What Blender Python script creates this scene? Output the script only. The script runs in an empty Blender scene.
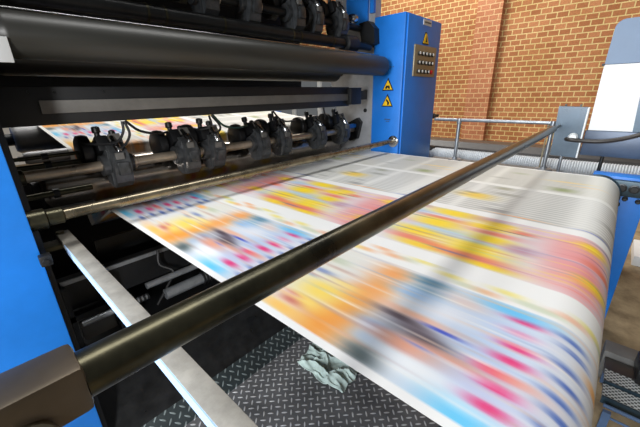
import bpy, bmesh, math, random
from mathutils import Vector, Matrix, noise
random.seed(7)
S = 0.4          # metres per layout unit
FZ = 3.2         # camera height above the floor in layout units
scene = bpy.context.scene
col = scene.collection

def W(p): return Vector((p[0] * S, p[1] * S, (p[2] + FZ) * S))
def lin(c):
    return tuple(((v / 255) / 12.92 if v / 255 <= 0.04045 else ((v / 255 + 0.055) / 1.055) ** 2.4) for v in c)

# ------------------------------------------------------------------ materials
def mat(name, rgb, rough=0.5, metal=0.0, noise=0.0, nscale=8.0, bump=0.0, coat=0.0, tint=None, rvar=0.0, spec=0.5, stretch=None):
    m = bpy.data.materials.new(name); m.use_nodes = True
    nt = m.node_tree; b = nt.nodes['Principled BSDF']
    c = lin(rgb)
    b.inputs['Base Color'].default_value = (*c, 1)
    b.inputs['Roughness'].default_value = rough
    b.inputs['Metallic'].default_value = metal
    b.inputs['Specular IOR Level'].default_value = spec
    b.inputs['Coat Weight'].default_value = coat
    b.inputs['Coat Roughness'].default_value = 0.10
    if noise or bump or rvar:
        tc = nt.nodes.new('ShaderNodeTexCoord')
        mp = nt.nodes.new('ShaderNodeMapping')
        if stretch: mp.inputs['Scale'].default_value = stretch
        nt.links.new(tc.outputs['Object'], mp.inputs['Vector'])
        n = nt.nodes.new('ShaderNodeTexNoise'); n.inputs['Scale'].default_value = nscale
        n.inputs['Detail'].default_value = 5; n.inputs['Roughness'].default_value = 0.65
        nt.links.new(mp.outputs[0], n.inputs['Vector'])
        if noise:
            r = nt.nodes.new('ShaderNodeValToRGB')
            t = lin(tint) if tint else tuple(v * (1 - noise) for v in c)
            r.color_ramp.elements[0].color = (*t, 1); r.color_ramp.elements[0].position = 0.35
            r.color_ramp.elements[1].color = (*tuple(min(1, v * (1 + noise * 0.4)) for v in c), 1); r.color_ramp.elements[1].position = 0.65
            nt.links.new(n.outputs['Fac'], r.inputs['Fac']); nt.links.new(r.outputs[0], b.inputs['Base Color'])
        if rvar:
            mr = nt.nodes.new('ShaderNodeMapRange')
            mr.inputs['To Min'].default_value = max(0.03, rough - rvar); mr.inputs['To Max'].default_value = min(1, rough + rvar)
            nt.links.new(n.outputs['Fac'], mr.inputs['Value']); nt.links.new(mr.outputs[0], b.inputs['Roughness'])
        if bump:
            bp = nt.nodes.new('ShaderNodeBump'); bp.inputs['Strength'].default_value = bump; bp.inputs['Distance'].default_value = 0.004
            nt.links.new(n.outputs['Fac'], bp.inputs['Height']); nt.links.new(bp.outputs[0], b.inputs['Normal'])
    return m

M = {}
M['blue'] = mat('blue_enamel', (26, 120, 214), 0.42, noise=0.12, nscale=5, rvar=0.05)
M['blue_dark'] = mat('navy_enamel', (70, 92, 122), 0.4, noise=0.25, nscale=6)
M['black'] = mat('black_paint', (20, 21, 23), 0.45, noise=0.3, nscale=14)
M['blackgloss'] = mat('black_oily_steel', (34, 35, 36), 0.32, metal=0.3, noise=0.4, nscale=18, rvar=0.12)
M['bar'] = mat('oiled_bronze_steel', (88, 84, 66), 0.3, metal=0.85, noise=0.45, nscale=7, rvar=0.12, tint=(46, 46, 38))
M['nip'] = mat('worn_steel_bar', (150, 140, 118), 0.28, metal=0.9, noise=0.4, nscale=14, rvar=0.12)
M['shaft'] = mat('ground_steel', (196, 180, 160), 0.3, metal=0.7, noise=0.3, nscale=10, rvar=0.1)
M['rubber'] = mat('dark_rubber_roller', (46, 46, 42), 0.42, noise=0.25, nscale=3, rvar=0.08, stretch=(0.3, 3, 3))
M['steel'] = mat('brushed_plate_steel', (186, 186, 188), 0.42, metal=0.35, noise=0.25, nscale=5, rvar=0.15)
M['chrome'] = mat('chrome', (205, 205, 205), 0.16, metal=1.0)
M['galv'] = mat('galvanised_steel', (160, 165, 170), 0.35, metal=0.7, noise=0.2, nscale=30)
M['grey'] = mat('grey_painted_metal', (104, 102, 98), 0.5, noise=0.2, nscale=9)
M['strip'] = mat('zinc_bar', (168, 164, 154), 0.45, metal=0.15, noise=0.28, nscale=16, rvar=0.1)
M['tan'] = mat('brown_grey_cover', (56, 50, 46), 0.4, noise=0.2, nscale=4)
M['white'] = mat('white_board', (238, 240, 240), 0.5)
M['glass_panel'] = mat('blue_grey_panel', (84, 112, 144), 0.4, noise=0.1, nscale=3)
M['slate'] = mat('slate_blue_metal', (60, 80, 96), 0.3, metal=0.2, noise=0.35, nscale=5, rvar=0.1)
M['slate_dark'] = mat('slate_panel', (62, 80, 106), 0.35, metal=0.1, noise=0.3, nscale=5)
M['hose'] = mat('pale_ribbed_hose', (196, 200, 204), 0.4)
M['clamp'] = mat('clamp_steel', (88, 90, 92), 0.32, metal=0.45, noise=0.5, nscale=20, rvar=0.1)
M['highlight'] = mat('pale_blue_highlight', (176, 208, 246), 0.35)  # sidelight on the flat bar put into a pale blue colour
M['block'] = mat('weathered_bronze_block', (112, 100, 84), 0.42, metal=0.6, noise=0.35, nscale=5, rvar=0.1)
M['mirror_black'] = mat('polished_dark_cylinder', (168, 158, 148), 0.24, metal=1.0, noise=0.3, nscale=6, rvar=0.06)
M['cable'] = mat('black_cable', (22, 22, 24), 0.5)
M['yellow'] = mat('warning_yellow', (246, 196, 20), 0.45)
M['ink'] = mat('sign_black', (18, 18, 18), 0.5)
M['btnplate'] = mat('brushed_button_plate', (150, 138, 112), 0.4, metal=0.4)
M['btn'] = mat('button_black', (30, 28, 26), 0.35)
M['btnw'] = mat('button_white', (235, 235, 228), 0.35)
M['btnr'] = mat('button_red', (190, 25, 30), 0.35)
M['rag'] = mat('sage_cloth', (168, 184, 177), 0.9, noise=0.3, nscale=20, bump=0.3)
M['olive'] = mat('olive_reflection', (150, 140, 80), 0.35, noise=0.4, nscale=4)
M['teal'] = mat('teal_steel', (44, 62, 72), 0.38, metal=0.4, noise=0.3, nscale=12)
M['plaster'] = mat('pale_plaster', (214, 212, 204), 0.9, noise=0.06, nscale=3)
M['winframe'] = mat('window_frame_paint', (210, 214, 216), 0.5)
M['plate_label'] = mat('silver_label', (205, 208, 208), 0.35, metal=0.2)
M['orange'] = mat('orange_tag', (190, 120, 40), 0.5)

def brick_mat(name, c1, c2, mortar, dark):
    m = bpy.data.materials.new(name); m.use_nodes = True; nt = m.node_tree; b = nt.nodes['Principled BSDF']
    g = nt.nodes.new('ShaderNodeNewGeometry'); s = nt.nodes.new('ShaderNodeSeparateXYZ'); c = nt.nodes.new('ShaderNodeCombineXYZ')
    nt.links.new(g.outputs['Position'], s.inputs[0]); nt.links.new(s.outputs['Y'], c.inputs['X']); nt.links.new(s.outputs['Z'], c.inputs['Y'])
    br = nt.nodes.new('ShaderNodeTexBrick'); nt.links.new(c.outputs[0], br.inputs['Vector'])
    br.inputs['Scale'].default_value = 1; br.inputs['Brick Width'].default_value = 0.132; br.inputs['Row Height'].default_value = 0.0735
    br.inputs['Mortar Size'].default_value = 0.0072; br.inputs['Mortar Smooth'].default_value = 0.25; br.inputs['Bias'].default_value = 0
    br.inputs['Color1'].default_value = (*lin(c1), 1); br.inputs['Color2'].default_value = (*lin(c2), 1); br.inputs['Mortar'].default_value = (*lin(mortar), 1)
    n = nt.nodes.new('ShaderNodeTexNoise'); n.inputs['Scale'].default_value = 60; nt.links.new(c.outputs[0], n.inputs['Vector'])
    n2 = nt.nodes.new('ShaderNodeTexNoise'); n2.inputs['Scale'].default_value = 2.2; n2.inputs['Detail'].default_value = 4; nt.links.new(c.outputs[0], n2.inputs['Vector'])
    mx = nt.nodes.new('ShaderNodeMix'); mx.data_type = 'RGBA'; mx.blend_type = 'MULTIPLY'; mx.inputs['Factor'].default_value = 0.55
    r = nt.nodes.new('ShaderNodeValToRGB'); r.color_ramp.elements[0].color = (0.62, 0.6, 0.58, 1); r.color_ramp.elements[0].position = .35
    r.color_ramp.elements[1].color = (1.05, 1.05, 1.05, 1); r.color_ramp.elements[1].position = .65
    nt.links.new(n.outputs['Fac'], r.inputs[0]); nt.links.new(br.outputs['Color'], mx.inputs['A']); nt.links.new(r.outputs[0], mx.inputs['B'])
    mx2 = nt.nodes.new('ShaderNodeMix'); mx2.data_type = 'RGBA'; mx2.blend_type = 'MULTIPLY'; mx2.inputs['Factor'].default_value = 1
    r2 = nt.nodes.new('ShaderNodeValToRGB'); r2.color_ramp.elements[0].color = (*dark, 1); r2.color_ramp.elements[0].position = .35
    r2.color_ramp.elements[1].color = (1, 1, 1, 1); r2.color_ramp.elements[1].position = .6
    nt.links.new(n2.outputs['Fac'], r2.inputs[0]); nt.links.new(mx.outputs['Result'], mx2.inputs['A']); nt.links.new(r2.outputs[0], mx2.inputs['B'])
    nt.links.new(mx2.outputs['Result'], b.inputs['Base Color'])
    bp = nt.nodes.new('ShaderNodeBump'); bp.inputs['Strength'].default_value = 0.5; bp.inputs['Distance'].default_value = 0.006; bp.invert = True
    nt.links.new(br.outputs['Fac'], bp.inputs['Height']); nt.links.new(bp.outputs[0], b.inputs['Normal'])
    b.inputs['Roughness'].default_value = 0.85
    return m
M['brick'] = brick_mat('brick_orange', (190, 128, 84), (166, 104, 62), (224, 200, 140), (0.86, 0.84, 0.72))
M['brick_pink'] = brick_mat('brick_pilaster', (198, 134, 98), (182, 116, 80), (222, 184, 136), (0.9, 0.88, 0.84))

def tread_mat(name, base, bar, scale):
    # raised lozenges, each cell of a 45-degree grid turned the other way from its neighbours
    m = bpy.data.materials.new(name); m.use_nodes = True; nt = m.node_tree; b = nt.nodes['Principled BSDF']
    def math_(op, a, bb=None):
        n = nt.nodes.new('ShaderNodeMath'); n.operation = op
        for i, v in enumerate((a, bb)):
            if v is None: continue
            if isinstance(v, (int, float)): n.inputs[i].default_value = v
            else: nt.links.new(v, n.inputs[i])
        return n.outputs[0]
    g = nt.nodes.new('ShaderNodeNewGeometry'); mp = nt.nodes.new('ShaderNodeMapping')
    mp.inputs['Rotation'].default_value = (0, 0, math.radians(45)); mp.inputs['Scale'].default_value = (scale, scale, 0)
    nt.links.new(g.outputs['Position'], mp.inputs['Vector'])
    s = nt.nodes.new('ShaderNodeSeparateXYZ'); nt.links.new(mp.outputs[0], s.inputs[0])
    x, y = s.outputs['X'], s.outputs['Y']
    fx, fy = math_('FLOOR', x), math_('FLOOR', y)
    par = math_('FLOORED_MODULO', math_('ADD', fx, fy), 2.0)
    cx = math_('SUBTRACT', math_('SUBTRACT', x, fx), 0.5); cy = math_('SUBTRACT', math_('SUBTRACT', y, fy), 0.5)
    ax, ay = math_('ABSOLUTE', cx), math_('ABSOLUTE', cy)
    inv = math_('SUBTRACT', 1.0, par)
    a = math_('ADD', math_('MULTIPLY', ax, par), math_('MULTIPLY', ay, inv))   # along the bar
    c = math_('ADD', math_('MULTIPLY', ay, par), math_('MULTIPLY', ax, inv))   # across the bar
    d = math_('ADD', math_('POWER', math_('DIVIDE', a, 0.46), 2.0), math_('POWER', math_('DIVIDE', c, 0.13), 2.0))
    mr = nt.nodes.new('ShaderNodeMapRange'); mr.inputs['From Min'].default_value = 0.55; mr.inputs['From Max'].default_value = 1.1
    mr.inputs['To Min'].default_value = 1; mr.inputs['To Max'].default_value = 0; nt.links.new(d, mr.inputs['Value'])
    n = nt.nodes.new('ShaderNodeTexNoise'); n.inputs['Scale'].default_value = 6; n.inputs['Detail'].default_value = 6; nt.links.new(g.outputs['Position'], n.inputs['Vector'])
    dirt = nt.nodes.new('ShaderNodeMapRange'); dirt.inputs['From Min'].default_value = .3; dirt.inputs['From Max'].default_value = .7; dirt.inputs['To Min'].default_value = .6; dirt.inputs['To Max'].default_value = 1.15
    nt.links.new(n.outputs['Fac'], dirt.inputs['Value'])
    mx = nt.nodes.new('ShaderNodeMix'); mx.data_type = 'RGBA'; mx.inputs['A'].default_value = (*lin(base), 1); mx.inputs['B'].default_value = (*lin(bar), 1)
    nt.links.new(mr.outputs[0], mx.inputs['Factor'])
    vm = nt.nodes.new('ShaderNodeVectorMath'); vm.operation = 'SCALE'; nt.links.new(mx.outputs['Result'], vm.inputs[0]); nt.links.new(dirt.outputs[0], vm.inputs['Scale'])
    nt.links.new(vm.outputs[0], b.inputs['Base Color'])
    bp = nt.nodes.new('ShaderNodeBump'); bp.inputs['Strength'].default_value = 0.7; bp.inputs['Distance'].default_value = 0.003
    nt.links.new(mr.outputs[0], bp.inputs['Height']); nt.links.new(bp.outputs[0], b.inputs['Normal'])
    b.inputs['Roughness'].default_value = 0.42; b.inputs['Metallic'].default_value = 0.35
    return m
M['tread'] = tread_mat('chequer_plate', (108, 108, 109), (212, 212, 212), 1 / 0.029)

M['tread_shaded'] = tread_mat('shaded_chequer_plate', (50, 58, 60), (128, 138, 138), 1 / 0.029)  # teal plate darkened in colour for the shade of the slope
def perf_mat():
    m = bpy.data.materials.new('perforated_steel'); m.use_nodes = True; nt = m.node_tree; b = nt.nodes['Principled BSDF']
    g = nt.nodes.new('ShaderNodeNewGeometry'); v = nt.nodes.new('ShaderNodeTexVoronoi'); v.inputs['Scale'].default_value = 75; v.inputs['Randomness'].default_value = 0
    mp = nt.nodes.new('ShaderNodeMapping'); mp.inputs['Rotation'].default_value = (0, 0, .785); mp.inputs['Scale'].default_value = (1, 1, 0)
    nt.links.new(g.outputs['Position'], mp.inputs[0]); nt.links.new(mp.outputs[0], v.inputs['Vector'])
    r = nt.nodes.new('ShaderNodeValToRGB'); r.color_ramp.elements[0].color = (*lin((62, 64, 64)), 1); r.color_ramp.elements[0].position = .34
    r.color_ramp.elements[1].color = (*lin((186, 190, 188)), 1); r.color_ramp.elements[1].position = .42
    nt.links.new(v.outputs['Distance'], r.inputs[0]); nt.links.new(r.outputs[0], b.inputs['Base Color']); b.inputs['Roughness'].default_value = .5
    return m
M['perf'] = perf_mat()
M['concrete'] = mat('brown_concrete', (168, 148, 116), 0.7, noise=0.3, nscale=6, tint=(126, 108, 82))

# ------------------------------------------------------------------ mesh builder (layout units)
class MB:
    def __init__(self): self.bm = bmesh.new()
    def box(self, a, b, rot=None, bevel=0.0):
        ctr = Vector(((a[0] + b[0]) / 2, (a[1] + b[1]) / 2, (a[2] + b[2]) / 2)); h = [abs(b[i] - a[i]) / 2 for i in range(3)]
        r = bmesh.ops.create_cube(self.bm, size=2)
        vs = r['verts']
        for v in vs: v.co = Vector((v.co.x * h[0], v.co.y * h[1], v.co.z * h[2]))
        if bevel:
            es = list({e for v in vs for e in v.link_edges})
            rr = bmesh.ops.bevel(self.bm, geom=es, offset=bevel, segments=2, affect='EDGES', profile=.6)
            vs = list({v for f in rr['faces'] for v in f.verts} | {v for v in vs if v.is_valid})
        for v in vs: v.co = (rot @ v.co if rot else v.co) + ctr
        return self
    def cyl(self, p, q, r, seg=24, r2=None, cap=True):
        p, q = Vector(p), Vector(q); d = q - p; L = d.length
        mtx = Matrix.Translation((p + q) / 2) @ d.to_track_quat('Z', 'Y').to_matrix().to_4x4()
        bmesh.ops.create_cone(self.bm, cap_ends=cap, segments=seg, radius1=r, radius2=r if r2 is None else r2, depth=L, matrix=mtx)
        return self
    def lathe(self, p, axis, prof, seg=28):
        # prof: list of (distance along axis, radius), closed with discs
        p = Vector(p); q = Vector(axis).normalized().to_track_quat('Z', 'Y').to_matrix()
        rings = []
        for d, r in prof:
            rings.append([self.bm.verts.new(p + q @ Vector((r * math.cos(2 * math.pi * i / seg), r * math.sin(2 * math.pi * i / seg), d))) for i in range(seg)])
        for a, b in zip(rings, rings[1:]):
            for i in range(seg): self.bm.faces.new((a[i], a[(i + 1) % seg], b[(i + 1) % seg], b[i]))
        self.bm.faces.new(rings[0][::-1]); self.bm.faces.new(rings[-1])
        return self
    def prism(self, pts, axis, a, b):
        # pts in the plane normal to axis ('x': (y,z), 'y': (x,z), 'z': (x,y))
        def P(u, v, w): return {'x': (w, u, v), 'y': (u, w, v), 'z': (u, v, w)}[axis]
        A = [self.bm.verts.new(P(u, v, a)) for u, v in pts]; B = [self.bm.verts.new(P(u, v, b)) for u, v in pts]
        self.bm.faces.new(A[::-1]); self.bm.faces.new(B)
        n = len(pts)
        for i in range(n): self.bm.faces.new((A[i], A[(i + 1) % n], B[(i + 1) % n], B[i]))
        return self
    def tube(self, pts, r, seg=10, smooth=6):
        P = [Vector(p) for p in pts]
        if smooth and len(P) > 2:
            Q = []
            E_ = [2 * P[0] - P[1]] + P + [2 * P[-1] - P[-2]]
            for i in range(1, len(E_) - 2):
                p0, p1, p2, p3 = E_[i - 1:i + 3]
                for k in range(smooth):
                    t = k / smooth
                    Q.append(0.5 * ((2 * p1) + (p2 - p0) * t + (2 * p0 - 5 * p1 + 4 * p2 - p3) * t * t + (3 * p1 - p0 - 3 * p2 + p3) * t ** 3))
            Q.append(P[-1]); P = Q
        rings = []; up = None
        for i, p in enumerate(P):
            t = (P[min(i + 1, len(P) - 1)] - P[max(i - 1, 0)]).normalized()
            if up is None: up = t.orthogonal().normalized()
            up = (up - t * up.dot(t)).normalized(); s = t.cross(up)
            rings.append([self.bm.verts.new(p + (up * math.cos(2 * math.pi * k / seg) + s * math.sin(2 * math.pi * k / seg)) * r) for k in range(seg)])
        for a, b in zip(rings, rings[1:]):
            for k in range(seg): self.bm.faces.new((a[k], a[(k + 1) % seg], b[(k + 1) % seg], b[k]))
        self.bm.faces.new(rings[0][::-1]); self.bm.faces.new(rings[-1])
        return self
    def build(self, name, m, parent=None, origin=(0, 0, 0)):
        bm = self.bm
        bmesh.ops.recalc_face_normals(bm, faces=bm.faces)
        o = parent['_o'] if parent is not None and '_o' in parent else origin
        for v in bm.verts: v.co = (v.co - Vector(o)) * S
        for f in bm.faces: f.smooth = True
        for e in bm.edges:
            if len(e.link_faces) == 2 and e.calc_face_angle(0) > math.radians(34): e.smooth = False
        me = bpy.data.meshes.new(name); bm.to_mesh(me); bm.free()
        me.materials.append(m)
        ob = bpy.data.objects.new(name, me); col.objects.link(ob)
        if parent is not None:
            ob.parent = parent; ob['_o'] = list(o)
        else:
            ob.location = W(origin); ob['_o'] = list(origin)
        return ob

def thing(name, label, cat, loc, group=None):
    o = bpy.data.objects.new(name, None); col.objects.link(o); o.location = W(loc); o['_o'] = list(loc)
    o.empty_display_size = 0.05
    return tag(o, label, cat, group)
def tag(o, label, cat, group=None):
    o['label'] = label; o['category'] = cat
    if group: o['group'] = group
    return o
def struct(o): o['kind'] = 'structure'; return o
def dup(root, loc, label=None, tilt=0.0, group=None):
    r = root.copy(); col.objects.link(r); r.location = W(loc); r.rotation_euler = (tilt, 0, 0); r['_o'] = list(loc)
    if label: r['label'] = label
    if group: r['group'] = group
    for ch in list(root.children):
        c = ch.copy(); col.objects.link(c); c.parent = r
        for g in list(ch.children):
            d = g.copy(); col.objects.link(d); d.parent = c
    return r

# ------------------------------------------------------------------ the hall
struct(MB().box((-12, -14, -FZ - .2), (15, 24, -FZ)).build('floor', M['concrete'], origin=(0, 0, -FZ)))
# brick wall with a long window opening behind the press
wb = MB()
wb.box((15, -14, -FZ), (15.6, 11.5, 9)); wb.box((15, 21, -FZ), (15.6, 24, 9))
wb.box((15, 11.5, -FZ), (15.6, 21, -2.4)); wb.box((15, 11.5, 1.2), (15.6, 21, 9))
struct(wb.build('wall_right', M['brick'], origin=(15, 0, -FZ)))
struct(MB().box((14.72, 4.18, -FZ), (15, 5.08, 9)).build('trim_1', M['brick_pink'], origin=(14.8, 4.6, -FZ)))
struct(MB().box((-12, 23.6, -FZ), (15, 24, 9)).build('wall_back', M['plaster'], origin=(0, 23.8, -FZ)))
struct(MB().box((-12.4, -14, -FZ), (-12, 24, 9)).build('wall_left', M['plaster'], origin=(-12.2, 0, -FZ)))
wf = MB()
for y in (11.6, 13.9, 16.2, 18.5, 20.9): wf.box((15.2, y - .1, -2.4), (15.4, y + .1, 1.2))
for z in (-2.32, -.6, 1.12): wf.box((15.2, 11.5, z - .08), (15.4, 21, z + .08))
w1 = struct(wf.build('window_1', M['winframe'], origin=(15.3, 16, -2.4)))

# ------------------------------------------------------------------ printed web
def smooth(a, b, x):
    t = max(0, min(1, (x - a) / (b - a))); return t * t * (3 - 2 * t)
T = 1.54; V0 = 1.6
PAPER = (236, 236, 233)
blobs = []     # x, v, sx, sv, colour, strength, xlo, xhi
def B(x, v, sx, sv, c, k=0.9, lo=0.0, hi=9.0): blobs.append((x, v, sx, sv, c, k, lo, hi))
# page nearest the camera
p1 = (0.825, 1.605)
B(1.22, 2.3, .5, .9, (218, 220, 226), .9, *p1); B(1.22, 1.75, .40, .20, (176, 198, 228), .85, *p1)
B(1.25, 2.20, .45, .16, (198, 212, 224), .7, *p1)
B(1.25, 2.68, .40, .16, (222, 220, 204), .75, *p1)
B(1.22, 3.02, .42, .10, (212, 216, 226), .7, *p1)
B(0.90, 2.38, .10, .14, (236, 148, 56), .95, *p1); B(1.05, 2.36, .10, .12, (238, 150, 62), .95, *p1)
B(1.20, 2.36, .08, .10, (238, 152, 70), .9, *p1); B(1.34, 2.34, .08, .10, (240, 158, 78), .9, *p1); B(1.5, 2.34, .08, .11, (240, 156, 80), .9, *p1)
B(1.10, 2.55, .07, .14, (246, 214, 90), .9, *p1); B(0.98, 2.56, .05, .12, (247, 214, 96), .85, *p1); B(0.86, 2.62, .03, .16, (244, 190, 90), .9, *p1)
B(1.22, 2.5, .03, .12, (246, 216, 110), .7, *p1)
B(0.93, 2.62, .022, .07, (196, 96, 92), .75, *p1); B(0.98, 2.66, .015, .06, (208, 110, 110), .6, *p1)
B(1.26, 2.69, .02, .08, (96, 120, 180), .7, *p1); B(1.19, 2.72, .015, .06, (120, 130, 170), .5, *p1)
B(1.42, 2.7, .03, .09, (168, 184, 150), .5, *p1); B(1.34, 2.6, .012, .1, (170, 110, 90), .35, *p1)
B(0.87, 2.13, .045, .085, (66, 82, 84), .9, *p1); B(1.04, 2.19, .04, .09, (110, 156, 206), .85, *p1); B(0.96, 2.18, .03, .07, (150, 180, 212), .7, *p1)
B(1.12, 2.2, .03, .09, (130, 140, 160), .5, *p1)
B(1.40, 2.16, .05, .12, (136, 180, 222), .85, *p1); B(1.55, 2.14, .035, .10, (66, 126, 160), .9, *p1); B(1.47, 2.12, .025, .10, (110, 160, 190), .7, *p1)
B(1.18, 2.13, .022, .12, (70, 56, 66), .9, *p1); B(1.11, 1.97, .035, .11, (70, 62, 72), .92, *p1); B(1.15, 2.02, .03, .1, (84, 70, 80), .7, *p1)
B(1.03, 2.04, .035, .16, (226, 136, 96), .75, *p1); B(1.075, 1.84, .022, .16, (228, 150, 120), .7, *p1); B(0.99, 2.0, .015, .1, (200, 110, 90), .5, *p1); B(1.23, 2.08, .025, .18, (232, 160, 120), .7, *p1)
B(1.205, 1.93, .011, .08, (52, 74, 190), .95, *p1); B(1.055, 1.97, .008, .06, (60, 90, 190), .7, *p1)
B(0.93, 1.92, .055, .13, (238, 240, 240), .9, *p1); B(1.35, 1.95, .05, .12, (224, 226, 232), .8, *p1); B(1.50, 1.93, .05, .1, (232, 196, 176), .6, *p1)
B(0.845, 1.72, .045, .12, (96, 196, 238), .95, *p1); B(0.90, 1.74, .03, .08, (180, 222, 240), .7, *p1)
for x, v in ((.945, 1.665), (1.045, 1.665), (1.12, 1.70), (1.215, 1.66), (1.31, 1.655), (1.51, 1.67)): B(x, v, .021, .065, (226, 50, 116), .95, *p1)
B(1.41, 1.67, .02, .06, (236, 120, 160), .6, *p1); B(1.0, 1.70, .02, .1, (190, 190, 220), .6, *p1); B(1.12, 1.64, .02, .1, (235, 150, 120), .7, *p1)
B(1.56, 1.72, .04, .14, (96, 190, 238), .9, *p1)
for i, x in enumerate((.90, 1.0, 1.08, 1.16, 1.25, 1.34, 1.46, 1.53)): B(x, 3.0 + .02 * (i % 2), .015, .06, (62, 96, 180), .85, *p1)
B(1.40, 2.86, .028, .07, (244, 166, 84), .85, *p1); B(.88, 2.86, .03, .1, (236, 200, 170), .5, *p1)
for i in range(60):
    x = random.uniform(.84, 1.6); v = random.uniform(1.6, 3.14)
    B(x, v, random.uniform(.004, .010), random.uniform(.08, .22), random.choice([(246, 240, 228), (236, 190, 150), (150, 170, 205), (230, 232, 236), (190, 160, 150)]), random.uniform(.3, .6), *p1)
# narrow text column
ps = (1.625, 1.765)
for i in range(16): B(1.64 + .115 * random.random(), 1.6 + T * i / 16, .022, .07, random.choice([(200, 208, 180), (238, 170, 120), (236, 220, 110), (214, 214, 206), (180, 200, 176), (236, 176, 140)]), .75, *ps)
# colour page
p2 = (1.895, 2.815)
B(2.35, 2.3, .5, .7, (214, 208, 218), 1.0, *p2); B(2.4, 1.62, .42, .14, (226, 158, 158), .95, *p2); B(2.3, 1.48 + T, .4, .10, (226, 140, 140), .9, *p2)
B(2.2, 1.82, .2, .08, (222, 216, 222), .7, *p2); B(2.74, 1.95, .06, .14, (206, 206, 214), .8, *p2)
for x, v, c, sx, sv in ((2.74, 2.20, 5, .05, .16), (2.3, 2.3, 3, .05, .22), (2.55, 2.28, 4, .06, .2), (2.0, 2.3, 2, .05, .2), (2.62, 2.75, 3, .06, .14), (2.35, 2.78, 4, .05, .14), (2.1, 2.78, 3, .05, .12), (2.78, 2.78, 5, .04, .12),
                        (2.74, 2.46, 0, .075, .16), (2.56, 2.50, 2, .03, .16), (2.44, 2.48, 0, .085, .17), (2.30, 2.46, 3, .03, .12), (2.17, 2.52, 0, .085, .17), (2.04, 2.5, 2, .04, .18), (1.96, 2.42, 1, .04, .15),
                        (2.68, 2.06, 1, .05, .12), (2.58, 2.14, 0, .055, .14), (2.48, 2.06, 2, .04, .14), (2.36, 2.05, 0, .06, .12), (2.26, 2.10, 3, .03, .14), (2.13, 2.10, 0, .10, .18), (2.0, 2.04, 2, .05, .18), (1.94, 1.98, 1, .03, .15),
                        (2.62, 1.90, 2, .03, .08), (2.30, 1.85, 5, .06, .10), (2.72, 1.84, 4, .05, .10), (2.14, 2.98, 1, .05, .10), (2.66, 3.03, 1, .06, .08), (2.4, 2.95, 2, .04, .1)):
    B(x, v, sx, sv, ((250, 214, 26), (246, 208, 40), (232, 122, 96), (176, 204, 226), (224, 190, 204), (190, 150, 170))[c], .92, *p2)
B(2.58, 1.99, .009, .10, (110, 60, 20), .9, *p2); B(1.99, 2.24, .008, .12, (60, 90, 180), .7, *p2)
B(2.18, 2.7, .007, .3, (90, 110, 180), .6, *p2); B(2.50, 2.78, .007, .2, (60, 60, 90), .7, *p2); B(2.78, 2.9, .012, .12, (80, 100, 120), .6, *p2)
for i in range(60):
    B(random.uniform(1.9, 2.8), random.uniform(1.6, 3.14), random.uniform(.004, .010), random.uniform(.08, .2), random.choice([(250, 224, 90), (236, 130, 110), (190, 206, 224), (240, 226, 220), (150, 150, 190), (200, 120, 130)]), random.uniform(.3, .6), *p2)
# text pages
B(3.40, 2.49, .085, .13, (238, 198, 76), .92); B(3.30, 2.46, .03, .10, (240, 214, 130), .7); B(3.48, 2.56, .03, .06, (120, 110, 90), .5); B(3.38, 2.62, .02, .07, (150, 130, 90), .5)
B(3.33, 2.9, .04, .09, (130, 130, 126), .6); B(3.1, 2.78, .02, .08, (140, 140, 140), .5); B(2.98, 2.95, .02, .1, (110, 110, 110), .5); B(3.6, 2.25, .04, .10, (134, 134, 122), .6)
B(3.04, 2.2, .035, .10, (124, 124, 124), .6); B(3.2, 2.25, .02, .06, (140, 140, 140), .4)
B(4.13, 1.85, .065, .09, (146, 158, 104), .85); B(4.20, 1.9, .03, .1, (170, 170, 150), .5); B(3.82, 2.33, .045, .08, (140, 140, 112), .65); B(4.32, 2.5, .03, .1, (150, 150, 140), .4)
B(4.52, 1.84, .03, .16, (246, 212, 130), .7); B(4.38, 1.68, .02, .14, (244, 206, 150), .6); B(4.69, 2.36, .04, .08, (160, 170, 130), .5)
B(2.965, 2.02, .009, .16, (240, 150, 70), .85); B(2.96, 3.02, .008, .13, (70, 90, 190), .8)

def print_colour(x, v):
    vv = (v - V0) % T + V0
    r, g, b = PAPER
    # page grounds
    if x < .822: pass
    elif 2.93 < x < 5.03:
        u = x - 2.93
        k = .5 + .5 * math.sin(u * 2 * math.pi / .058)
        band = .35 + .65 * smooth(1.62, 1.75, vv) * (1 - smooth(2.95, 3.08, vv))
        cols_ = 1 - .75 * math.exp(-((vv - 2.08) / .05) ** 2) - .75 * math.exp(-((vv - 2.56) / .05) ** 2)
        a = (.05 + .16 * k) * band * max(0, cols_)
        if 3.90 < x < 3.99: a = 0
        r, g, b = r * (1 - a) - 4, g * (1 - a) - 4, b * (1 - a) - 6
        if x > 3.99: r, g, b = r, g - 1, b - 4
    for (bx, bv, sx, sv, c, k, lo, hi) in blobs:
        if x < lo or x > hi or abs(x - bx) > 2.3 * sx: continue
        dv = (vv - bv + T / 2) % T - T / 2
        if abs(dv) > 2.4 * sv: continue
        w = k * math.exp(-abs((x - bx) / (sx * 1.15)) ** 4) * math.exp(-(dv / sv) ** 2 * .75)
        r += (c[0] - r) * w; g += (c[1] - g) * w; b += (c[2] - b) * w
    return r, g, b

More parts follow.
